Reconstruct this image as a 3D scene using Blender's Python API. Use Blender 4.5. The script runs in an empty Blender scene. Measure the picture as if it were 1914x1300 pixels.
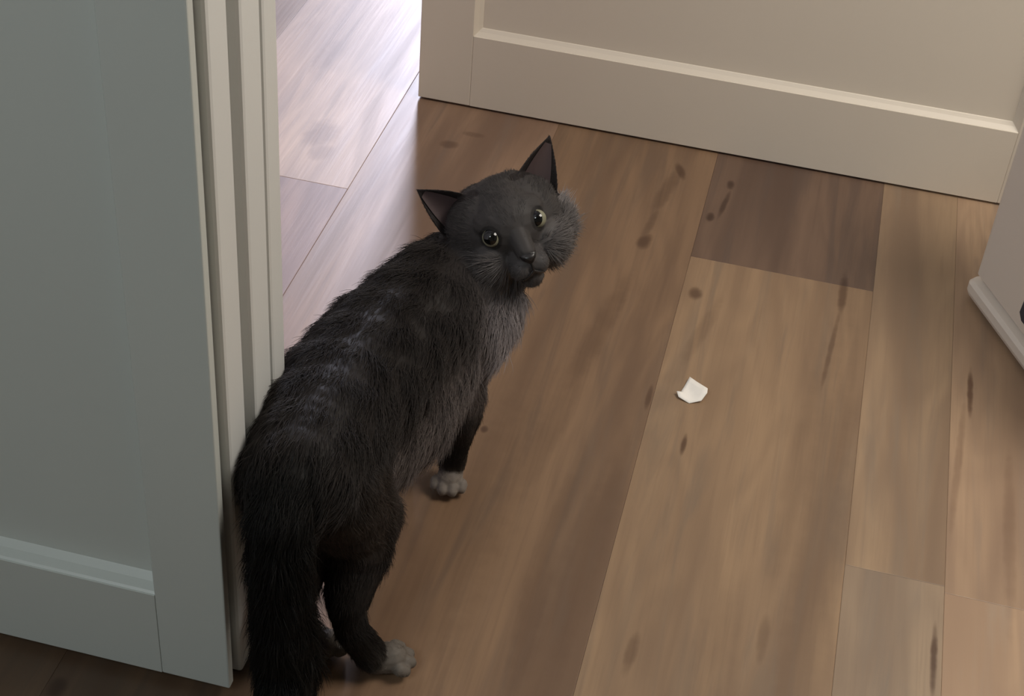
import bpy, bmesh, math, random
import numpy as np
from mathutils import Vector, Matrix

C = bpy.context.scene.collection
scene = bpy.context.scene
rng = np.random.default_rng(7)
random.seed(7)

# ------------------------------------------------------------------ camera
R2 = Vector((0.9697398, 0.2338841, 0.0700206))
U2 = Vector((-0.1993092, 0.5927707, 0.7803196))
FW = Vector((-0.1409982, 0.7706628, -0.6214487))
CAM = Vector((0, 0, 1.0))
cd = bpy.data.cameras.new('camera')
cam = bpy.data.objects.new('camera', cd)
C.objects.link(cam)
M = Matrix.Identity(4)
for i in range(3):
    M[i][0], M[i][1], M[i][2], M[i][3] = R2[i], U2[i], -FW[i], CAM[i]
cam.matrix_world = M
cd.sensor_fit = 'HORIZONTAL'
cd.sensor_width = 36.0
cd.lens = 55.734
cd.clip_start = 0.02
scene.camera = cam

# ------------------------------------------------------------------ world, lights, exposure
w = bpy.data.worlds.new('world')
scene.world = w
w.use_nodes = True
w.node_tree.nodes['Background'].inputs[0].default_value = (0.75, 0.85, 1.0, 1)
w.node_tree.nodes['Background'].inputs[1].default_value = 0.6

def area(name, loc, target, sx, sy, power, col):
    ld = bpy.data.lights.new(name, 'AREA')
    ld.shape = 'RECTANGLE'
    ld.size, ld.size_y, ld.energy, ld.color = sx, sy, power, col
    o = bpy.data.objects.new(name, ld)
    C.objects.link(o)
    o.location = loc
    o.rotation_euler = (Vector(target) - Vector(loc)).to_track_quat('-Z', 'Y').to_euler()
    return o

# daylight coming in by the tall window of the far room
area('window_daylight', (-0.86, 3.74, 1.2), (-0.72, 2.6, 0.75), 0.34, 1.5, 40, (0.80, 0.82, 1.0))
# warm shaded lamp of the near room, to the right of the frame
area('warm_lamp_light', (0.80, 1.16, 1.60), (0.1, 1.15, 0.0), 0.7, 0.7, 10.5, (1.0, 0.93, 0.84))
# cool fill added to brighten the left door, high behind the camera
area('cool_fill_light', (-0.75, -0.75, 1.95), (-0.5, 0.75, 0.4), 0.7, 0.7, 7.5, (0.88, 0.97, 1.0))

scene.view_settings.view_transform = 'Standard'
scene.view_settings.look = 'None'
scene.view_settings.gamma = 1.0
scene.view_settings.exposure = 1.0
scene.view_settings.use_curve_mapping = False
scene.cycles.use_denoising = True

# ------------------------------------------------------------------ helpers
def nodes(name):
    m = bpy.data.materials.new(name)
    m.use_nodes = True
    nt = m.node_tree
    return m, nt, nt.nodes['Principled BSDF']

def math_node(nt, op, a, b=None, c=None, clamp=False):
    n = nt.nodes.new('ShaderNodeMath')
    n.operation = op
    n.use_clamp = clamp
    for i, v in enumerate((a, b, c)):
        if v is None:
            continue
        if isinstance(v, (int, float)):
            n.inputs[i].default_value = v
        else:
            nt.links.new(v, n.inputs[i])
    return n.outputs[0]

def mix_col(nt, fac, a, b, mode='MIX'):
    n = nt.nodes.new('ShaderNodeMix')
    n.data_type = 'RGBA'
    n.blend_type = mode
    for k, v in ((0, fac), (6, a), (7, b)):
        if isinstance(v, (int, float)):
            n.inputs[k].default_value = v
        elif isinstance(v, tuple):
            n.inputs[k].default_value = v if len(v) == 4 else v + (1,)
        else:
            nt.links.new(v, n.inputs[k])
    return n.outputs[2]

def srgb(r, g, b):
    f = lambda c: (c / 255 / 12.92) if c / 255 <= 0.04045 else ((c / 255 + 0.055) / 1.055) ** 2.4
    return (f(r), f(g), f(b))

def paint(name, col, rough=0.45, var=0.05, bump=0.03):
    m, nt, b = nodes(name)
    tc = nt.nodes.new('ShaderNodeNewGeometry')
    nz = nt.nodes.new('ShaderNodeTexNoise')
    nz.inputs['Scale'].default_value = 6
    nz.inputs['Detail'].default_value = 4
    nt.links.new(tc.outputs['Position'], nz.inputs['Vector'])
    d = tuple(c * (1 - var) for c in col)
    l = tuple(min(1, c * (1 + var)) for c in col)
    nt.links.new(mix_col(nt, nz.outputs[0], d, l), b.inputs['Base Color'])
    b.inputs['Roughness'].default_value = rough
    n2 = nt.nodes.new('ShaderNodeTexNoise')
    n2.inputs['Scale'].default_value = 180
    nt.links.new(tc.outputs['Position'], n2.inputs['Vector'])
    bp = nt.nodes.new('ShaderNodeBump')
    bp.inputs['Strength'].default_value = bump
    bp.inputs['Distance'].default_value = 0.002
    nt.links.new(n2.outputs[0], bp.inputs['Height'])
    nt.links.new(bp.outputs[0], b.inputs['Normal'])
    return m

def link_mesh(name, me, mat, parent=None, smooth=False):
    if mat is not None and len(me.materials) == 0:
        me.materials.append(mat)
    if smooth:
        me.polygons.foreach_set('use_smooth', [True] * len(me.polygons))
    o = bpy.data.objects.new(name, me)
    C.objects.link(o)
    if parent is not None:
        o.parent = parent
        o.matrix_parent_inverse = parent.matrix_basis.inverted()
    return o

def obj(name, bm, mat, parent=None, smooth=False):
    bmesh.ops.recalc_face_normals(bm, faces=bm.faces)
    me = bpy.data.meshes.new(name)
    bm.to_mesh(me)
    bm.free()
    return link_mesh(name, me, mat, parent, smooth)

def empty(name, loc):
    o = bpy.data.objects.new(name, None)
    o.empty_display_size = 0.05
    o.location = loc
    C.objects.link(o)
    return o

def add_box(bm, lo, hi, bevel=0.0, seg=2):
    r = bmesh.ops.create_cube(bm, size=1)
    for v in r['verts']:
        for i in range(3):
            v.co[i] = lo[i] if v.co[i] < 0 else hi[i]
    if bevel:
        es = list({e for v in r['verts'] for e in v.link_edges})
        bmesh.ops.bevel(bm, geom=es, offset=bevel, segments=seg, affect='EDGES', profile=0.5)

def box(lo, hi, bevel=0.0, seg=2):
    bm = bmesh.new()
    add_box(bm, lo, hi, bevel, seg)
    return bm

def prism(pts, z0, z1, bevel=0.0):
    bm = bmesh.new()
    lo = [bm.verts.new((x, y, z0)) for x, y in pts]
    hi = [bm.verts.new((x, y, z1)) for x, y in pts]
    n = len(pts)
    bm.faces.new(lo[::-1])
    bm.faces.new(hi)
    for i in range(n):
        bm.faces.new((lo[i], lo[(i + 1) % n], hi[(i + 1) % n], hi[i]))
    if bevel:
        bmesh.ops.bevel(bm, geom=[e for e in bm.edges], offset=bevel, segments=2, affect='EDGES', profile=0.5)
    return bm

def structure(o):
    o['kind'] = 'structure'
    return o

def tag(o, label, cat, group=None):
    o['label'] = label
    o['category'] = cat
    if group:
        o['group'] = group
    return o

# ------------------------------------------------------------------ materials
M_wall = paint('wall_paint', (0.42, 0.41, 0.38), 0.7)
M_ceil = paint('ceiling_paint', (0.60, 0.59, 0.57), 0.8)
M_doorL = paint('cool_door_paint', (0.51, 0.535, 0.505), 0.40, 0.03)
M_trim = paint('trim_paint', (0.64, 0.645, 0.625), 0.42, 0.02)
M_doorR = paint('cream_door_paint', (0.70, 0.625, 0.52), 0.42, 0.02)
M_bin = paint('bin_plastic', (0.76, 0.68, 0.60), 0.38, 0.02, 0.01)
M_mark = paint('dark_print', (0.035, 0.04, 0.06), 0.4)
M_metal = paint('dark_metal', (0.10, 0.10, 0.10), 0.35)
M_sub = paint('underlay', (0.06, 0.045, 0.035), 0.9)

# wood planks: colour of each plank comes from the object's own colour, grain runs along Y
def wood():
    m, nt, b = nodes('oak_plank')
    geo = nt.nodes.new('ShaderNodeNewGeometry')
    oi = nt.nodes.new('ShaderNodeObjectInfo')
    off = nt.nodes.new('ShaderNodeVectorMath'); off.operation = 'SCALE'
    cx = nt.nodes.new('ShaderNodeCombineXYZ')
    nt.links.new(oi.outputs['Random'], cx.inputs[0])
    nt.links.new(oi.outputs['Random'], cx.inputs[1])
    nt.links.new(oi.outputs['Random'], cx.inputs[2])
    nt.links.new(cx.outputs[0], off.inputs[0]); off.inputs['Scale'].default_value = 37.0
    pos = nt.nodes.new('ShaderNodeVectorMath'); pos.operation = 'ADD'
    nt.links.new(geo.outputs['Position'], pos.inputs[0])
    nt.links.new(off.outputs[0], pos.inputs[1])
    def noise(sx, sy, detail, dist=0.0, rough=0.55):
        mp = nt.nodes.new('ShaderNodeMapping')
        mp.inputs['Scale'].default_value = (sx, sy, 1)
        nt.links.new(pos.outputs[0], mp.inputs['Vector'])
        n = nt.nodes.new('ShaderNodeTexNoise')
        n.inputs['Scale'].default_value = 1
        n.inputs['Detail'].default_value = detail
        n.inputs['Distortion'].default_value = dist
        n.inputs['Roughness'].default_value = rough
        nt.links.new(mp.outputs[0], n.inputs['Vector'])
        return n.outputs[0]
    broad = noise(15, 1.6, 3, 0.5)
    mid = noise(45, 3.0, 4, 0.8)
    fine = noise(260, 9, 3)
    cath = noise(9, 2.2, 2, 0.3)
    rings = math_node(nt, 'SINE', math_node(nt, 'MULTIPLY', cath, 70.0))
    rings = math_node(nt, 'MULTIPLY_ADD', rings, 0.5, 0.5)
    def remap(v, a, bb):
        n = nt.nodes.new('ShaderNodeMapRange')
        n.interpolation_type = 'SMOOTHSTEP'
        n.inputs[1].default_value = a; n.inputs[2].default_value = bb
        nt.links.new(v, n.inputs[0])
        return n.outputs[0]
    col = oi.outputs['Color']
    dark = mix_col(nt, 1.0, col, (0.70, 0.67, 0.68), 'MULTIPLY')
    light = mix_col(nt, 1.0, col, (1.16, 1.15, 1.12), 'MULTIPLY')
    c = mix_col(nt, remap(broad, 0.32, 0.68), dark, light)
    grey = mix_col(nt, 1.0, col, (0.72, 0.76, 0.84), 'MULTIPLY')
    c = mix_col(nt, math_node(nt, 'MULTIPLY', remap(mid, 0.47, 0.70), 0.75), c, grey)
    c = mix_col(nt, math_node(nt, 'MULTIPLY', remap(fine, 0.45, 0.75), 0.30), c, dark)
    c = mix_col(nt, math_node(nt, 'MULTIPLY', rings, 0.24), c, dark)
    # knots and dark checks printed in the boards (x, y, half width, half length, strength, skew)
    sp = nt.nodes.new('ShaderNodeSeparateXYZ')
    nt.links.new(geo.outputs['Position'], sp.inputs[0])
    wob = nt.nodes.new('ShaderNodeTexNoise')
    wob.inputs['Scale'].default_value = 55
    nt.links.new(geo.outputs['Position'], wob.inputs['Vector'])
    wv = math_node(nt, 'MULTIPLY_ADD', wob.outputs[0], 1.3, -.65)
    KN = [(-0.061, 1.395, .0075, .012, .75, 0), (-0.223, 1.111, .0042, .006, .8, 0),
          (-0.130, 1.474, .008, .016, .7, .1), (-0.130, 1.51, .005, .035, .4, .1), (-0.124, 1.585, .009, .05, .40, .15),
          (-0.114, 1.635, .006, .018, .7, -.3), (-0.066, 1.548, .005, .010, .8, 0), (-0.054, 1.580, .0035, .030, .7, .1),
          (-0.052, 1.625, .005, .010, .8, 0),
          (-0.036, 1.149, .0028, .016, .85, 0), (-0.080, 1.208, .0030, .018, .6, 0),
          (0.094, 1.450, .005, .040, .75, 0), (0.089, 1.345, .0030, .075, .55, .06), (0.2325, 1.318, .0032, .040, .85, 0),
          (0.2065, 0.945, .0032, .040, .9, 0), (-0.391, 1.598, .012, .009, .5, 0), (-0.37, 1.63, .014, .006, .35, 0),
          (-0.543, 1.568, .022, .035, .5, 0), (-0.53, 1.53, .015, .02, .35, 0),
          (-0.039, 0.880, .0055, .024, .5, .05), (-0.4655, 0.713, .008, .010, .75, 0), (0.065, 0.93, .005, .03, .35, 0),
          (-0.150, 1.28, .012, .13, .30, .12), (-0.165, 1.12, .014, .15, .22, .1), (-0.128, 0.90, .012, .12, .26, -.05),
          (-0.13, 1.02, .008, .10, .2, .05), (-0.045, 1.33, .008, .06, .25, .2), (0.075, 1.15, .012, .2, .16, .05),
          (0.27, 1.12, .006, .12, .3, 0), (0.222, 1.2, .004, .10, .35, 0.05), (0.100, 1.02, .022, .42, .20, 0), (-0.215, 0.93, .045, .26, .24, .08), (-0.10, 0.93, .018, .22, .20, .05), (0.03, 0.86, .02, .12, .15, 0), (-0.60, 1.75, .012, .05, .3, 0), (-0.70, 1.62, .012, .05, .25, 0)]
    tot = None
    for (kx, ky, a, l, s, sk) in KN:
        dy = math_node(nt, 'SUBTRACT', sp.outputs[1], ky)
        dx = math_node(nt, 'SUBTRACT', sp.outputs[0], kx)
        dx = math_node(nt, 'MULTIPLY_ADD', dy, -sk, dx)
        q = math_node(nt, 'ADD', math_node(nt, 'POWER', math_node(nt, 'ABSOLUTE', math_node(nt, 'DIVIDE', dx, a)), 2.0),
                      math_node(nt, 'POWER', math_node(nt, 'ABSOLUTE', math_node(nt, 'DIVIDE', dy, l)), 2.0))
        q = math_node(nt, 'ADD', q, wv)
        n = nt.nodes.new('ShaderNodeMapRange')
        n.interpolation_type = 'SMOOTHSTEP'
        n.inputs[1].default_value = 1.5; n.inputs[2].default_value = 0.0
        n.inputs[3].default_value = 0.0; n.inputs[4].default_value = s
        nt.links.new(q, n.inputs[0])
        tot = n.outputs[0] if tot is None else math_node(nt, 'MAXIMUM', tot, n.outputs[0])
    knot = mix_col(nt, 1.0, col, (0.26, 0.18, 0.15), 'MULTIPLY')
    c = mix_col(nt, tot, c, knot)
    nt.links.new(c, b.inputs['Base Color'])
    b.inputs['Roughness'].default_value = 0.42
    rr = math_node(nt, 'MULTIPLY_ADD', mid, 0.2, 0.36)
    nt.links.new(rr, b.inputs['Roughness'])
    b.inputs['Specular IOR Level'].default_value = 0.45
    bp = nt.nodes.new('ShaderNodeBump')
    bp.inputs['Strength'].default_value = 0.05
    bp.inputs['Distance'].default_value = 0.002
    nt.links.new(fine, bp.inputs['Height'])
    nt.links.new(bp.outputs[0], b.inputs['Normal'])
    return m
M_wood = wood()

# ------------------------------------------------------------------ room shell
XL, XR, YB, YF, ZC = -1.9, 1.6, -1.5, 3.6, 2.4
fl = structure(obj('floor', box((XL, YB, -0.04), (XR, YF, -0.0085)), M_sub))
structure(obj('ceiling', box((XL, YB, ZC), (XR, YF, ZC + 0.05)), M_ceil))
structure(obj('wall_left', box((XL - 0.1, YB, -0.04), (XL, YF, ZC)), M_wall))
structure(obj('wall_right', box((XR, YB, -0.04), (XR + 0.1, YF, ZC)), M_wall))
structure(obj('wall_back', box((XL, YB - 0.1, -0.04), (XR, YB, ZC)), M_wall))
bm = bmesh.new()                                            # far wall with the window opening
WX0, WX1, WZ0, WZ1 = -1.05, -0.67, 0.42, 1.98
add_box(bm, (XL, YF, -0.04), (WX0, YF + 0.1, ZC))
add_box(bm, (WX1, YF, -0.04), (XR, YF + 0.1, ZC))
add_box(bm, (WX0, YF, -0.04), (WX1, YF + 0.1, WZ0))
add_box(bm, (WX0, YF, WZ1), (WX1, YF + 0.1, ZC))
structure(obj('wall_front', bm, M_wall))
wn = structure(empty('window_1', ((WX0 + WX1) / 2, YF, WZ0)))
bm = bmesh.new()
add_box(bm, (WX0 - .05, YF - .02, WZ0 - .05), (WX0, YF, WZ1 + .05), .004)
add_box(bm, (WX1, YF - .02, WZ0 - .05), (WX1 + .05, YF, WZ1 + .05), .004)
add_box(bm, (WX0, YF - .02, WZ1), (WX1, YF, WZ1 + .05), .004)
obj('window_frame', bm, M_trim, wn)
obj('window_sill', box((WX0, YF - .04, WZ0 - .05), (WX1, YF, WZ0), .004), M_trim, wn)

# floor planks
edges = [-1.88, -1.68, -1.478, -1.277, -1.076, -0.876, -0.675, -0.475, -0.2755, -0.076, 0.126, 0.2135, 0.327, 0.528, 0.729, 0.93, 1.13, 1.33, 1.58]
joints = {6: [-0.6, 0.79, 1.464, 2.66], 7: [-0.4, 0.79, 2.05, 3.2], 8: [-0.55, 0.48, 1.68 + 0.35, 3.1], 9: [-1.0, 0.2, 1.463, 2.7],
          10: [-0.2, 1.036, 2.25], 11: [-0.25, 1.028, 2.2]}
tones = {(6, 3): (165, 140, 121), (6, 2): (135, 109, 96), (6, 1): (86, 68, 52), (5, 1): (82, 65, 50), (5, 2): (147, 122, 105), (5, 0): (82, 65, 50), (7, 2): (135, 109, 89), (7, 1): (86, 68, 52),  # boards before the left door toned darker: its shade is in their colour
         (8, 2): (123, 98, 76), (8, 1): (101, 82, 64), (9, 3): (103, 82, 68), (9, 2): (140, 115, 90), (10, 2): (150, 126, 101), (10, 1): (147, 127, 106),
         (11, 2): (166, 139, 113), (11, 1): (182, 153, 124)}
def plank(x0, x1, y0, y1, tone):
    g, d, t, bw = 0.0001, 0.0002, 0.008, 0.0005
    x0 += g; x1 -= g; y0 += g; y1 -= g
    cx, cy = (x0 + x1) / 2, (y0 + y1) / 2
    hx, hy = (x1 - x0) / 2, (y1 - y0) / 2
    v = []
    for z, i in ((-t, 0), (-d, 0), (0, bw)):
        for sx, sy in ((-1, -1), (1, -1), (1, 1), (-1, 1)):
            v.append((sx * (hx - i), sy * (hy - i), z))
    f = [(3, 2, 1, 0), (8, 9, 10, 11)]
    for k in (0, 4):
        for i in range(4):
            j = (i + 1) % 4
            f.append((k + i, k + j, k + j + 4, k + i + 4))
    me = bpy.data.meshes.new('plank')
    me.from_pydata(v, [], f)
    o = link_mesh('plank', me, M_wood, fl)
    o.location = (cx, cy, 0)
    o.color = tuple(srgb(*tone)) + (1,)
    return o
for i in range(len(edges) - 1):
    js = joints.get(i)
    if js is None:
        s = -1.2 + random.random() * 0.8
        js = [s, s + 1.2, s + 2.4, s + 3.6]
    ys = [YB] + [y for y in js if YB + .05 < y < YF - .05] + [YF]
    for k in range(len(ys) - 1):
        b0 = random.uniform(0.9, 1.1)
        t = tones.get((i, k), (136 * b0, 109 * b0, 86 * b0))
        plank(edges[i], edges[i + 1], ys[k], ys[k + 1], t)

# ------------------------------------------------------------------ shaker doors
def shaker_door(name, x0, x1, y, thick, z0, z1, sl, sr, zr, mat, slope, dep, edge_step=0.0):
    """front face at y looking towards -Y; stiles sl, sr wide, bottom rail up to zr"""
    d = structure(empty(name, ((x0 + x1) / 2, y + thick / 2, z0)))
    yb = y + thick
    e = 0.0010
    def stile(a, b):
        if edge_step and b == x1:
            pts = [(a, y), (b, y), (b, y + 0.0085), (b - edge_step, y + 0.0105), (b - edge_step, yb), (a, yb)]
            return prism(pts, z0, z1, 0.0012)
        return box((a, y, z0), (b, yb, z1), e)
    obj('stile', stile(x0, x0 + sl), mat, d)
    obj('stile', stile(x1 - sr, x1), mat, d)
    px0, px1 = x0 + sl, x1 - sr
    obj('rail', box((px0, y, z0), (px1, yb, zr), 0.0005), mat, d)
    obj('rail', box((px0, y, z1 - 0.11), (px1, yb, z1), 0.0012), mat, d)
    zt = z1 - 0.11
    obj('panel', box((px0 - .004, y + dep, zr - .004), (px1 + .004, yb - .004, zt + .004)), mat, d)
    # sloping moulding round the recessed panel
    def mould(pa, pb, out):
        bm = bmesh.new()
        pa, pb, out = Vector(pa), Vector(pb), Vector(out)
        t = (pb - pa).normalized()
        prof = [(0, 0.0012), (0.0, dep + .002), (slope + 0.002, dep + .002), (slope, dep - .001), (slope * .55, dep * .62), (slope * .2, 0.003)]
        rings = []
        for p, m in ((pa, 1), (pb, -1)):
            rings.append([bm.verts.new(p + out * a + t * (m * a) + Vector((0, b, 0))) for a, b in prof])
        n = len(prof)
        for i in range(n):
            bm.faces.new((rings[0][i], rings[0][(i + 1) % n], rings[1][(i + 1) % n], rings[1][i]))
        bm.faces.new(rings[0]); bm.faces.new(rings[1][::-1])
        return bm
    obj('moulding', mould((px0, y, zr), (px1, y, zr), (0, 0, 1)), mat, d)
    obj('moulding', mould((px1, y, zt), (px0, y, zt), (0, 0, -1)), mat, d)
    obj('moulding', mould((px0, y, zt), (px0, y, zr), (1, 0, 0)), mat, d)
    obj('moulding', mould((px1, y, zr), (px1, y, zt), (-1, 0, 0)), mat, d)
    return d
dL = shaker_door('door_1', -1.05, -0.3345, 0.743, 0.0225, 0.010, 2.02, 0.09, 0.056, 0.098, M_doorL, 0.007, 0.016, 0.006)
dL['label'] = 'cool grey recessed-panel door at the left, seen in front of the cat'
dR = shaker_door('door_2', -0.457, 0.345, 1.690, 0.034, 0.003, 2.02, 0.0665, 0.086, 0.099, M_doorR, 0.008, 0.010)
dR['label'] = 'cream recessed-panel door standing beyond the cat'

# frame behind the left door: grooved edge
jx = -0.3345
tr = structure(empty('trim_1', (jx, 0.83, 0)))
obj('casing', prism([(-0.44, 0.7685), (jx, 0.7685), (jx, 0.8005), (-0.44, 0.8005)], 0, 2.06, 0.003), M_trim, tr)
obj('filler', prism([(-0.44, 0.8005), (jx - 0.011, 0.8005), (jx - 0.011, 0.8185), (-0.44, 0.8185)], 0, 2.06), M_trim, tr)
obj('jamb', prism([(-0.44, 0.8185), (jx, 0.8185), (jx, 0.853), (-0.44, 0.853)], 0, 2.06, 0.003), M_trim, tr)
obj('casing', prism([(-0.44, 0.853), (jx + 0.001, 0.853), (jx + 0.001, 0.878), (jx - 0.004, 0.885), (-0.44, 0.885)], 0, 2.06, 0.003), M_trim, tr)
structure(obj('wall_inner_left', box((XL, 0.775, -0.008), (-0.44, 0.878, ZC)), M_wall))
structure(obj('wall_inner_right', box((0.37, 1.675, -0.008), (XR, 1.775, ZC)), M_wall))

# ------------------------------------------------------------------ bin at the right
A = Vector((0.2225, 1.491, 0))
e1 = Vector((0.4443, -0.8959, 0)); e2 = Vector((0.8959, 0.4443, 0))
BW, BD, BH = 0.30, 0.20, 0.29
bn = empty('bin', A + e1 * BW / 2 + e2 * BD / 2)
tag(bn, 'cream plastic bin with a lipped base standing on the floor before the cream door', 'bin')
def rounded(inset, r, seg=6):
    cs = [(inset, inset), (BW - inset, inset), (BW - inset, BD - inset), (inset, BD - inset)]
    cen = [(inset + r, inset + r), (BW - inset - r, inset + r), (BW - inset - r, BD - inset - r), (inset + r, BD - inset - r)]
    out = []
    for k, (cx, cy) in enumerate(cen):
        for i in range(seg + 1):
            a = math.pi + k * math.pi / 2 + i / seg * math.pi / 2
            p = A + e1 * (cx + r * math.cos(a)) + e2 * (cy + r * math.sin(a))
            out.append((p.x, p.y))
    return out
def loft(rings, name, mat, parent):
    bm = bmesh.new()
    vs = [[bm.verts.new((x, y, z)) for x, y in ring] for ring, z in rings]
    n = len(vs[0])
    for a, b in zip(vs, vs[1:]):
        for i in range(n):
            bm.faces.new((a[i], a[(i + 1) % n], b[(i + 1) % n], b[i]))
    bm.faces.new(vs[0][::-1]); bm.faces.new(vs[-1])
    return obj(name, bm, mat, parent, False)
o = loft([(rounded(.009, .007), .0285), (rounded(.004, .008), .034), (rounded(.004, .008), BH - .02)], 'body', M_bin, bn)
o = loft([(rounded(.006, .008), .004), (rounded(.001, .009), .006), (rounded(-.001, .010), .011), (rounded(-.001, .010), .020), (rounded(.002, .009), .0245),
          (rounded(.0115, .006), .0265), (rounded(.0115, .006), .032)], 'base_rim', M_bin, bn)
o = loft([(rounded(-.002, .015), BH - .02), (rounded(-.003, .015), BH), (rounded(.01, .013), BH + .012)], 'lid', M_bin, bn)
for (a, b) in ((.05, .05), (BW - .05, .05), (BW - .05, BD - .05), (.05, BD - .05)):
    p = A + e1 * a + e2 * b
    bm = bmesh.new()
    bmesh.ops.create_cone(bm, cap_ends=True, segments=14, radius1=.010, radius2=.011, depth=.0055, matrix=Matrix.Translation((p.x, p.y, .00275)))
    obj('foot', bm, M_metal, bn)
bm = bmesh.new()                                            # dark printed mark on the face
P = lambda a, z, dpt: A + e1 * a + e2 * (.004 - dpt) + Vector((0, 0, z))
sh = [(.099, .050), (.106, .044), (.130, .044), (.136, .050), (.136, .078), (.130, .084), (.108, .084), (.101, .078)]
lo = [bm.verts.new(P(a, z, -.001)) for a, z in sh]; hi = [bm.verts.new(P(a, z, .0006)) for a, z in sh]
bm.faces.new(hi)
for i in range(len(sh)):
    bm.faces.new((lo[i], lo[(i + 1) % len(sh)], hi[(i + 1) % len(sh)], hi[i]))
pm = obj('printed_mark', bm, M_mark, bn)
pm['label'] = 'dark blue-grey mark'

# ------------------------------------------------------------------ paper scrap
M_paper = paint('paper', (0.82, 0.78, 0.72), 0.8, 0.03)
bm = bmesh.new()
pts = [(-.0045, .0215, .004), (.004, .013, .0062), (.0155, .0035, .0085), (.016, -.002, .0075), (.012, -.0105, .0030), (.001, -.0155, .0008),
       (-.0105, -.0115, .0028), (-.0135, -.0055, .0045), (-.0095, -.001, .0015), (-.0075, .008, .0015)]
cen = bm.verts.new((-.001, -.002, .0012))
rim = [bm.verts.new(p) for p in pts]
for i in range(len(rim)):
    bm.faces.new((cen, rim[i], rim[(i + 1) % len(rim)]))
bmesh.ops.subdivide_edges(bm, edges=bm.edges, cuts=2, use_grid_fill=True, smooth=0.25)
bmesh.ops.recalc_face_normals(bm, faces=bm.faces)
bmesh.ops.solidify(bm, geom=bm.faces, thickness=.0006)
zmin = min(v.co.z for v in bm.verts)
for v in bm.verts:
    v.co.z -= zmin
pp = obj('paper_scrap', bm, M_paper, None, True)
pp.location = (-0.041, 1.226, 0.0002)
tag(pp, 'small curled white scrap of paper lying on the wooden floor beside the cat', 'scrap')

# ------------------------------------------------------------------ cat
V = lambda *a: np.array(a, float)
# head frame: faces the camera, rolled
cr, cu, cf = V(*R2), V(*U2), V(*FW)
EYES = V(-0.2115, 1.122, 0.2245) + 0.055 * V(.157, -.80, .58)
view = V(*CAM) - EYES; view /= np.linalg.norm(view)
rr_ = math.radians(22.5)
h_r = math.cos(rr_) * cr + math.sin(rr_) * cu
h_r -= view * (h_r @ view); h_r /= np.linalg.norm(h_r)
h_u = np.cross(view, h_r)
yaw, pit = math.radians(9), math.radians(-10)
h_f = view * math.cos(yaw) + h_r * math.sin(yaw)
h_r = h_r * math.cos(yaw) - view * math.sin(yaw)
h_f, h_u = h_f * math.cos(pit) + h_u * math.sin(pit), h_u * math.cos(pit) - h_f * math.sin(pit)
HO = EYES - h_f * 0.036
HL = lambda r, u, f: HO + h_r * r + h_u * u + h_f * f

prims = []     # (p0, p1, r0, r1, flow, hair length, colour key)
def cap(p0, p1, r0, r1, ln=.014, key='body', flow=None):
    p0, p1 = V(*p0), V(*p1)
    t = p1 - p0
    n = np.linalg.norm(t)
    t = t / n if n > 1e-6 else V(0, -1, -.3)
    prims.append((p0, p1, r0, r1, t if flow is None else V(*flow), ln, key))
def chain(pts, ln, key):
    for a, b in zip(pts, pts[1:]):
        cap(a[:3], b[:3], a[3], b[3], ln, key)
# trunk, from the neck back to the rump
chain([(-.240, 1.105, .190, .040), (-.262, 1.075, .178, .048), (-.270, 1.020, .178, .055), (-.284, .965, .182, .056), (-.293, .900, .190, .054),
       (-.292, .840, .200, .049), (-.291, .795, .205, .043)], .017, 'body')
chain([(-.238, 1.095, .160, .038), (-.256, 1.030, .152, .047), (-.266, .950, .145, .047), (-.282, .880, .150, .042), (-.290, .830, .165, .040)], .018, 'flank')
# chest ruff
cap((-.226, 1.085, .170), (-.230, 1.050, .160), .034, .034, .020, 'chest')
# right front leg
chain([(-.242, 1.050, .160, .037), (-.236, 1.038, .120, .026), (-.229, 1.030, .085, .018)], .010, 'leg')
chain([(-.229, 1.030, .085, .018), (-.233, 1.030, .045, .0135), (-.234, 1.032, .026, .0130)], .007, 'shank')
# left front leg
chain([(-.280, 1.050, .160, .036), (-.290, 1.055, .115, .025), (-.294, 1.062, .075, .017), (-.296, 1.066, .040, .0135), (-.297, 1.068, .022, .0130)], .009, 'leg')
# right hind leg
chain([(-.278, .820, .180, .043), (-.266, .845, .120, .035), (-.262, .832, .092, .025)], .011, 'hind')
chain([(-.262, .832, .092, .025), (-.259, .803, .066, .0155), (-.252, .796, .048, .0130), (-.238, .801, .020, .0135)], .009, 'shank')
# left hind leg
chain([(-.305, .815, .180, .042), (-.308, .835, .120, .036), (-.303, .822, .090, .025), (-.302, .783, .066, .0150), (-.297, .785, .045, .0130), (-.286, .797, .018, .0130)], .011, 'hind')
# paws: pad and four toes
def paw(c, d, key='paw', s=1.0):
    d = V(*d); d /= np.linalg.norm(d)
    sd = np.cross(d, V(0, 0, 1))
    c = V(*c)
    cap(c - d * .006 * s, c + d * .004 * s, .0115 * s, .0125 * s, .004, key, d * -1)
    for q, f in ((-.0118, .008), (-.0042, .0135), (.0042, .0135), (.0118, .008)):
        p = c + sd * q * s + d * f * s
        cap(p - V(0, 0, .001), p + d * .004 * s - V(0, 0, .003), (.0056) * s, .0050 * s, .0025, key, d * -1)
paw((-.234, 1.026, .0125), (.12, -1.0, 0))
paw((-.297, 1.080, .0125), (-.1, 1.0, 0))
paw((-.226, .806, .0125), (.95, .45, 0), 'hindpaw', 1.05)
paw((-.280, .803, .0125), (.55, .8, 0), 'hindpaw')
# tail
TAIL = [(-.290, .775, .215, .025), (-.290, .752, .200, .022), (-.289, .742, .160, .022), (-.286, .735, .115, .022), (-.281, .728, .070, .022), (-.276, .710, .036, .020), (-.272, .680, .026, .017), (-.270, .655, .024, .012)]
chain(TAIL, .020, 'tail')
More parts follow.
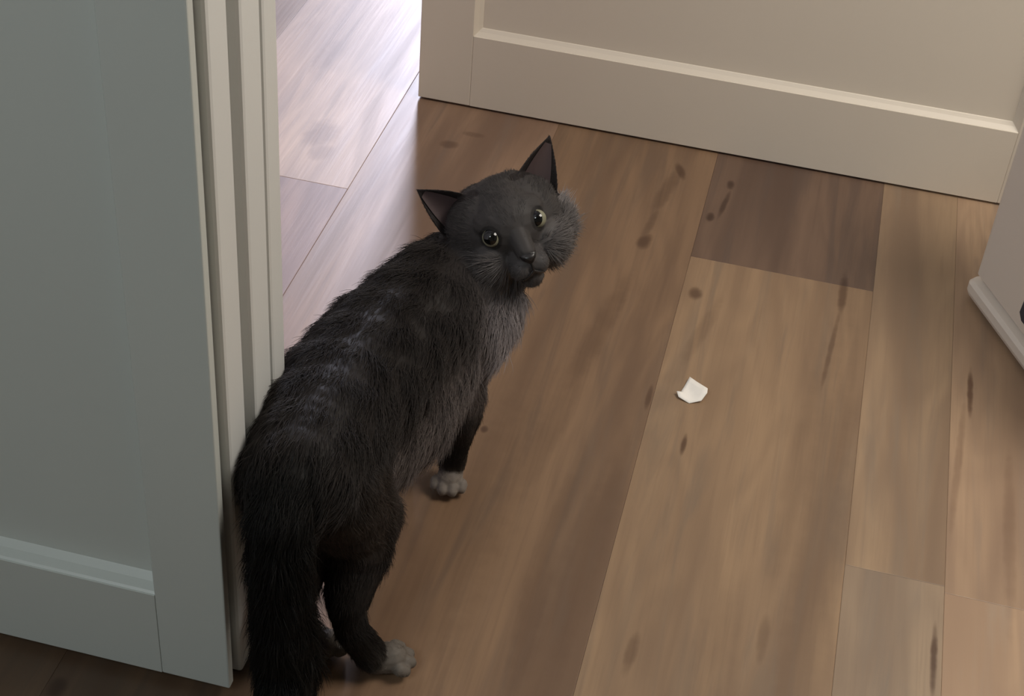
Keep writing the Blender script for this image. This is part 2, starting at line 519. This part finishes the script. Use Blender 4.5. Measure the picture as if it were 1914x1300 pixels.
# neck into the head
cap(tuple(HL(0, -.012, -.030)), (-.245, 1.085, .185), .038, .044, .017, 'body')
# head
def hcap(a, b, r0, r1, ln, key='head'):
    cap(tuple(HL(*a)), tuple(HL(*b)), r0, r1, ln, key)
hcap((-.011, .001, -.012), (.011, .001, -.012), .040, .040, .009)
hcap((0, .013, -.005), (0, .002, .008), .030, .033, .006)
for s in (-1, 1):
    hcap((s * .027, -.024, -.004), (s * .024, -.022, .010), .024, .021, .017, 'cheek')
    hcap((s * .036, -.008, -.012), (s * .032, -.010, -.004), .016, .016, .018, 'cheek')
    hcap((s * .044, -.018, -.012), (s * .040, -.020, -.004), .0165, .016, .020, 'cheek')
    hcap((s * .047, .000, -.018), (s * .051, -.012, -.020), .0100, .012, .016, 'tuft')
    hcap((s * .020, .010, .019), (s * .013, .013, .023), .012, .012, .003)
    hcap((s * .0085, -.0335, .034), (s * .0075, -.0330, .037), .0096, .0094, .0045, 'muzzle')
hcap((0, .010, .024), (0, -.020, .041), .0125, .0088, .0025)
hcap((0, -.029, .026), (0, -.029, .034), .017, .0125, .003, 'muzzle')
hcap((0, -.043, .026), (0, -.0420, .031), .0112, .0080, .005, 'muzzle')
EYE = {}
for s in (-1, 1):
    EYE[s] = HL(s * .0208, .0, .0290)

def uvs(r0):
    return max(8, min(18, int(r0 / .0012)))
_sph = {}
def sphere_tpl(n):
    if n not in _sph:
        bm = bmesh.new()
        bmesh.ops.create_uvsphere(bm, u_segments=n, v_segments=max(6, n * 2 // 3), radius=1)
        bm.verts.ensure_lookup_table()
        vs = np.array([v.co[:] for v in bm.verts])
        fs = [[v.index for v in f.verts] for f in bm.faces]
        bm.free()
        _sph[n] = (vs, fs)
    return _sph[n]
allv, allf, nv = [], [], 0
def put(vs, fs):
    global nv
    allv.append(vs)
    allf.extend([[i + nv for i in f] for f in fs])
    nv += len(vs)
for (p0, p1, r0, r1, t, ln, key) in prims:
    L = np.linalg.norm(p1 - p0)
    k = max(2, int(L / (0.22 * min(r0, r1))) + 1)
    k = min(k, 14)
    for i in range(k):
        a = i / (k - 1)
        vs, fs = sphere_tpl(uvs(max(r0, r1)))
        put(vs * (r0 * (1 - a) + r1 * a) + (p0 * (1 - a) + p1 * a), fs)
# ears: cupped thick shells
def ear(s):
    n, m = 12, 14
    bi, bo, tip = V(s * .014, .030, .004), V(s * .050, .000, -.010), V(s * .0625 + .002, .056, -.010)
    fr, bk = [], []
    for j in range(m + 1):
        t = j / m
        tt = t
        row_f, row_b = [], []
        for i in range(n + 1):
            q = i / n * 2 - 1
            base = bi + (bo - bi) * (i / n)
            p = base * (1 - tt) + tip * tt
            bulge = (1 - q * q) * (1 - t)
            edge = math.sin(t * math.pi) * .0030 * q          # slightly convex sides
            p = p + (bo - bi) / np.linalg.norm(bo - bi) * edge
            f = p + V(0, 0, -.016 * bulge)
            row_f.append(HL(*f))
            row_b.append(HL(*(f + V(0, 0, -.0042 + .0016 * t))))
        fr.append(row_f); bk.append(row_b)
    vs = np.array([p for r in fr for p in r] + [p for r in bk for p in r])
    N = (n + 1) * (m + 1)
    fs = []
    I = lambda j, i: j * (n + 1) + i
    for j in range(m):
        for i in range(n):
            a, b, c, d = I(j, i), I(j, i + 1), I(j + 1, i + 1), I(j + 1, i)
            fs.append([a, b, c, d] if s > 0 else [d, c, b, a])
            a, b, c, d = [x + N for x in (a, b, c, d)]
            fs.append([d, c, b, a] if s > 0 else [a, b, c, d])
    ring = [I(0, i) for i in range(n + 1)] + [I(j, n) for j in range(1, m + 1)] + [I(m, i) for i in range(n - 1, -1, -1)] + [I(j, 0) for j in range(m - 1, 0, -1)]
    for a, b in zip(ring, ring[1:] + ring[:1]):
        fs.append([b, a, a + N, b + N] if s > 0 else [a, b, b + N, a + N])
    return vs, fs, np.array([r for row in fr for r in row]).reshape(m + 1, n + 1, 3)
EARS = {}
for s in (-1, 1):
    vs, fs, grid = ear(s)
    EARS[s] = grid
    put(vs, fs)
me = bpy.data.meshes.new('cat_raw')
me.from_pydata(np.concatenate(allv).tolist(), [], allf)
raw = bpy.data.objects.new('cat_raw', me)
C.objects.link(raw)
md = raw.modifiers.new('r', 'REMESH'); md.mode = 'VOXEL'; md.voxel_size = 0.0010; md.use_smooth_shade = True
ms = raw.modifiers.new('s', 'SMOOTH'); ms.factor = 0.5; ms.iterations = 5
dg = bpy.context.evaluated_depsgraph_get()
dg.update()
body_me = bpy.data.meshes.new_from_object(raw.evaluated_get(dg))
bpy.data.objects.remove(raw)
body_me.name = 'cat'

# skin under the coat: near-black grey
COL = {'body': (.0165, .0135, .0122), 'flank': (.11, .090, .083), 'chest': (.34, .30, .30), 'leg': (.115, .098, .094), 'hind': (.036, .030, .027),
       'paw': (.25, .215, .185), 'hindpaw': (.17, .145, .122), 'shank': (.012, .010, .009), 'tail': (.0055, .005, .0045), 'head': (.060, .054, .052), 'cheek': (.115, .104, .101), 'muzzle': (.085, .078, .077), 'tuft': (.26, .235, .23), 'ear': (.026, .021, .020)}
def fur_mat(name, attr_scale=1.0):
    m, nt, b = nodes(name)
    at = nt.nodes.new('ShaderNodeAttribute')
    at.attribute_name = 'tint'
    if attr_scale != 1:
        nt.links.new(mix_col(nt, 1.0, at.outputs['Color'], (attr_scale,) * 3, 'MULTIPLY'), b.inputs['Base Color'])
    else:
        nt.links.new(at.outputs['Color'], b.inputs['Base Color'])
    b.inputs['Roughness'].default_value = 0.55
    b.inputs['Specular IOR Level'].default_value = 0.15
    return m
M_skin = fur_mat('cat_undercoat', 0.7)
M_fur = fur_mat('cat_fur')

cat = link_mesh('cat', body_me, None)
body_me.materials.clear(); body_me.materials.append(M_skin)
body_me.polygons.foreach_set('use_smooth', [True] * len(body_me.polygons))
tag(cat, 'fluffy dark grey cat standing on the wooden floor, looking back over its shoulder', 'cat')

n = len(body_me.vertices)
co = np.empty(n * 3); body_me.vertices.foreach_get('co', co); co = co.reshape(-1, 3)
no = np.empty(n * 3); body_me.vertices.foreach_get('normal', no); no = no.reshape(-1, 3)
W = np.zeros(n); WC = np.zeros(n); FL = np.zeros((n, 3)); LN = np.zeros(n); TN = np.zeros((n, 3))
noseP = HL(0, -.020, .058)
headk = ('head', 'cheek', 'muzzle', 'tuft')
for (p0, p1, r0, r1, t, ln, key) in prims:
    d = p1 - p0
    L2 = max(d @ d, 1e-12)
    a = np.clip(((co - p0) @ d) / L2, 0, 1)
    q = p0 + a[:, None] * d
    dist = np.linalg.norm(co - q, axis=1) - (r0 + (r1 - r0) * a)
    wgt = 1.0 / (.0035 + np.maximum(dist, 0)) ** 4
    if key in headk:
        f = co - noseP
        f /= np.linalg.norm(f, axis=1)[:, None] + 1e-9
    else:
        f = np.broadcast_to(t, co.shape).copy()
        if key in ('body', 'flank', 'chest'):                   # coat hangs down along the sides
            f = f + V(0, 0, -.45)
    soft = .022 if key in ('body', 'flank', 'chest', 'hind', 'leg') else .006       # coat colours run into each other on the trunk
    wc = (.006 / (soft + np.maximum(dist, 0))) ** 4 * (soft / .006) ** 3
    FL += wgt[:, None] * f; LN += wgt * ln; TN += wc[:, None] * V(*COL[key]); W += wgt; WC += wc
FL /= W[:, None]; LN /= W; TN /= WC[:, None]
# ears: short fur pointing to the tip
for s in (-1, 1):
    g = EARS[s].reshape(-1, 3)
    dm = np.full(n, 1e9)
    for p in g[13:]:
        dm = np.minimum(dm, ((co - p) ** 2).sum(1))
    on = np.sqrt(dm) < .0062
    up = (co - HO) @ h_u; rt = ((co - HO) @ h_r) * s
    on &= (up > .026) | ((rt > .046) & (up > .004))
    tipd = HL(s * .063 + .002, .058, -.010) - co
    tipd /= np.linalg.norm(tipd, axis=1)[:, None] + 1e-9
    FL[on] = tipd[on]; LN[on] = .0035
    TN[on] = V(*COL['ear'])
# around the eyes and nose the coat is very short
for s in (-1, 1):
    d = np.linalg.norm(co - EYE[s], axis=1)
    LN = np.where(d < .017, np.minimum(LN, .0022), LN)
    TN = np.where((d < .0110)[:, None], TN * .5, TN)
nd = np.linalg.norm(co - HL(0, -.0245, .0485), axis=1)
LN = np.where(nd < .010, np.minimum(LN, .0012), LN)
# toes of the hind paws lighter, dark middle
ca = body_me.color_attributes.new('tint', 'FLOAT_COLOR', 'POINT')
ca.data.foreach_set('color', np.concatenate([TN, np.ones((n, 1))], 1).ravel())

# coat as hair curves
def build_fur(count):
    body_me.calc_loop_triangles()
    nt_ = len(body_me.loop_triangles)
    tri = np.empty(nt_ * 3, dtype=np.int32); body_me.loop_triangles.foreach_get('vertices', tri); tri = tri.reshape(-1, 3)
    a, b, c = co[tri[:, 0]], co[tri[:, 1]], co[tri[:, 2]]
    ar = np.linalg.norm(np.cross(b - a, c - a), axis=1) / 2
    lt = LN[tri].mean(1)
    dens = ar * np.clip(.020 / np.maximum(lt, .004), .8, 3.0)
    cs = np.cumsum(dens); cs /= cs[-1]
    idx = np.searchsorted(cs, rng.random(count))
    u = rng.random((count, 2)); sw = u.sum(1) > 1; u[sw] = 1 - u[sw]
    w0 = 1 - u.sum(1)
    bl = lambda arr: arr[tri[idx, 0]] * w0[:, None] + arr[tri[idx, 1]] * u[:, :1] + arr[tri[idx, 2]] * u[:, 1:]
    P0 = bl(co); N0 = bl(no); N0 /= np.linalg.norm(N0, axis=1)[:, None]
    F0 = bl(FL); L0 = bl(LN[:, None])[:, 0]; T0 = bl(TN)
    keep = np.ones(count, bool)
    for s in (-1, 1):
        keep &= np.linalg.norm(P0 - (EYE[s] + h_f * .002), axis=1) > .0078
    keep &= np.linalg.norm(P0 - HL(0, -.0245, .0485), axis=1) > .0050
    P0, N0, F0, L0, T0 = P0[keep], N0[keep], F0[keep], L0[keep], T0[keep]
    m = len(P0)
    F0 = F0 - N0 * (F0 * N0).sum(1)[:, None]
    F0 /= np.linalg.norm(F0, axis=1)[:, None] + 1e-9
    # clumps: low frequency wander shared by neighbours
    ph = P0 * 140.0
    cl = np.stack([np.sin(ph[:, 0] * 1.3 + 2.1 * np.sin(ph[:, 1] * .7)), np.sin(ph[:, 1] * 1.1 + 1.7 * np.sin(ph[:, 2] * .8)), np.sin(ph[:, 2] * 1.2 + 1.9 * np.sin(ph[:, 0] * .6))], 1)
    J = rng.normal(size=(m, 3))
    D = F0 + N0 * 0.42 + cl * .22 + J * .16
    D /= np.linalg.norm(D, axis=1)[:, None]
    Ls = L0 * rng.uniform(.65, 1.25, m) * (1 + .18 * cl[:, 1])
    K = 4
    pts = np.empty((m, K, 3))
    for k in range(K):
        t = k / (K - 1)
        lay = D * (t * Ls)[:, None] - N0 * (.26 * t * t * Ls)[:, None] + V(0, 0, -.10) * (t * t * Ls)[:, None]
        pts[:, k] = P0 - N0 * .0006 + lay
    pts[:, :, 2] = np.maximum(pts[:, :, 2], .0008)
    hc = bpy.data.hair_curves.new('fur')
    hc.add_curves([K] * m)
    hc.attributes['position'].data.foreach_set('vector', pts.reshape(-1).astype(np.float32))
    rad = np.empty((m, K), np.float32)
    base = np.clip(L0 * .018, .00012, .00026)
    for k in range(K):
        rad[:, k] = base * (1 - .85 * (k / (K - 1)))
    ra = hc.attributes.get('radius') or hc.attributes.new('radius', 'FLOAT', 'POINT')
    ra.data.foreach_set('value', rad.ravel())
    tint = np.clip(T0 * rng.uniform(.75, 1.35, (m, 1)), 0, 1)
    ta = hc.attributes.new('tint', 'FLOAT_COLOR', 'CURVE')
    ta.data.foreach_set('color', np.concatenate([tint, np.ones((m, 1))], 1).astype(np.float32).ravel())
    hc.materials.append(M_fur)
    o = bpy.data.objects.new('fur', hc)
    C.objects.link(o)
    o.parent = cat
    o['kind'] = 'stuff'
    return o
build_fur(170000)

# eyes
m, nt, b = nodes('cat_iris')
b.inputs['Base Color'].default_value = (0.20, 0.195, 0.135, 1); b.inputs['Roughness'].default_value = 0.06
M_iris = m
m, nt, b = nodes('cat_pupil')
b.inputs['Base Color'].default_value = (0.003, 0.003, 0.003, 1); b.inputs['Roughness'].default_value = 0.05
M_pupil = m
m, nt, b = nodes('cat_nose')
b.inputs['Base Color'].default_value = (0.012, 0.010, 0.010, 1); b.inputs['Roughness'].default_value = 0.35
M_nose = m
m, nt, b = nodes('cat_inner_ear')
b.inputs['Base Color'].default_value = (0.055, 0.035, 0.035, 1); b.inputs['Roughness'].default_value = 0.7
M_inner = m
camv = V(*CAM)
for s in (-1, 1):
    bm = bmesh.new()
    bmesh.ops.create_uvsphere(bm, u_segments=48, v_segments=32, radius=.0080)
    me = bpy.data.meshes.new('eye'); bm.to_mesh(me); bm.free()
    e = link_mesh('eye', me, M_iris, cat, True)
    e.location = Vector(EYE[s])
    g = camv - EYE[s]; g /= np.linalg.norm(g)
    g = g * .98 - h_r * .20 + h_u * .16; g /= np.linalg.norm(g)
    bm = bmesh.new()
    cap_r, th = .00818, math.radians(55)
    rings = [[bm.verts.new((0, 0, cap_r))]]
    for j in range(1, 6):
        row = []
        for k in range(24):
            q = k * math.pi / 12
            a = th * j / 5 * math.sqrt((.84 * math.cos(q)) ** 2 + math.sin(q) ** 2)
            row.append(bm.verts.new((cap_r * math.sin(a) * math.cos(q), cap_r * math.sin(a) * math.sin(q), cap_r * math.cos(a))))
        rings.append(row)
    for k in range(24):
        bm.faces.new((rings[0][0], rings[1][k], rings[1][(k + 1) % 24]))
    for j in range(1, 5):
        for k in range(24):
            bm.faces.new((rings[j][k], rings[j + 1][k], rings[j + 1][(k + 1) % 24], rings[j][(k + 1) % 24]))
    me = bpy.data.meshes.new('pupil'); bm.to_mesh(me); bm.free()
    p = link_mesh('pupil', me, M_pupil, None, True)
    p.parent = e
    X = np.cross(h_u, g); X /= np.linalg.norm(X); Y = np.cross(g, X)
    mm = Matrix.Identity(4)
    for i in range(3):
        mm[i][0], mm[i][1], mm[i][2] = X[i], Y[i], g[i]
    p.matrix_local = mm
    # inner ear skin
    grid = EARS[s]
    bm = bmesh.new()
    sub = grid[1:13, 2:11]
    vs = [[bm.verts.new(sub[j, i] + h_f * .0012) for i in range(sub.shape[1])] for j in range(sub.shape[0])]
    for j in range(len(vs) - 1):
        for i in range(len(vs[0]) - 1):
            bm.faces.new((vs[j][i], vs[j][i + 1], vs[j + 1][i + 1], vs[j + 1][i]))
    obj('inner_ear', bm, M_inner, cat, True)
# nose leather: rounded triangle
bm = bmesh.new()
prof = [(-.0062, .0030), (-.0040, .0042), (0, .0046), (.0040, .0042), (.0062, .0030), (.0048, -.0010), (.0018, -.0044), (0, -.0050), (-.0018, -.0044), (-.0048, -.0010)]
fr = [bm.verts.new(HL(a * 1.0, -.0245 + b_ * .9, .0520 - abs(a) * .2)) for a, b_ in prof]
ba = [bm.verts.new(HL(a * 1.2, -.0245 + b_ * 1.1, .0440)) for a, b_ in prof]
bm.faces.new(fr)
for i in range(len(prof)):
    j = (i + 1) % len(prof)
    bm.faces.new((ba[i], ba[j], fr[j], fr[i]))
bmesh.ops.bevel(bm, geom=[e for e in bm.edges if all(v in fr for v in e.verts)], offset=.0008, segments=2, affect='EDGES')
obj('nose', bm, M_nose, cat, True)
# mouth line
bm = bmesh.new()
def tube(pts, r):
    prev = None
    for i, p in enumerate(pts):
        t = pts[min(i + 1, len(pts) - 1)] - pts[max(i - 1, 0)]
        t = t / (np.linalg.norm(t) + 1e-9)
        a = np.cross(t, h_f); a /= np.linalg.norm(a) + 1e-9
        b2 = np.cross(t, a)
        ring = [bm.verts.new(p + (a * math.cos(q) + b2 * math.sin(q)) * r) for q in [k * math.pi / 4 for k in range(8)]]
        if prev:
            for k in range(8):
                bm.faces.new((prev[k], prev[(k + 1) % 8], ring[(k + 1) % 8], ring[k]))
        prev = ring
tube([HL(0, -.0275, .0475), HL(0, -.0330, .0470), HL(0, -.0365, .0455)], .0010)
for s in (-1, 1):
    tube([HL(0, -.0365, .0455), HL(s * .004, -.0395, .0440), HL(s * .009, -.0415, .0400), HL(s * .013, -.0410, .0340)], .0012)
obj('mouth', bm, M_nose, cat, True)
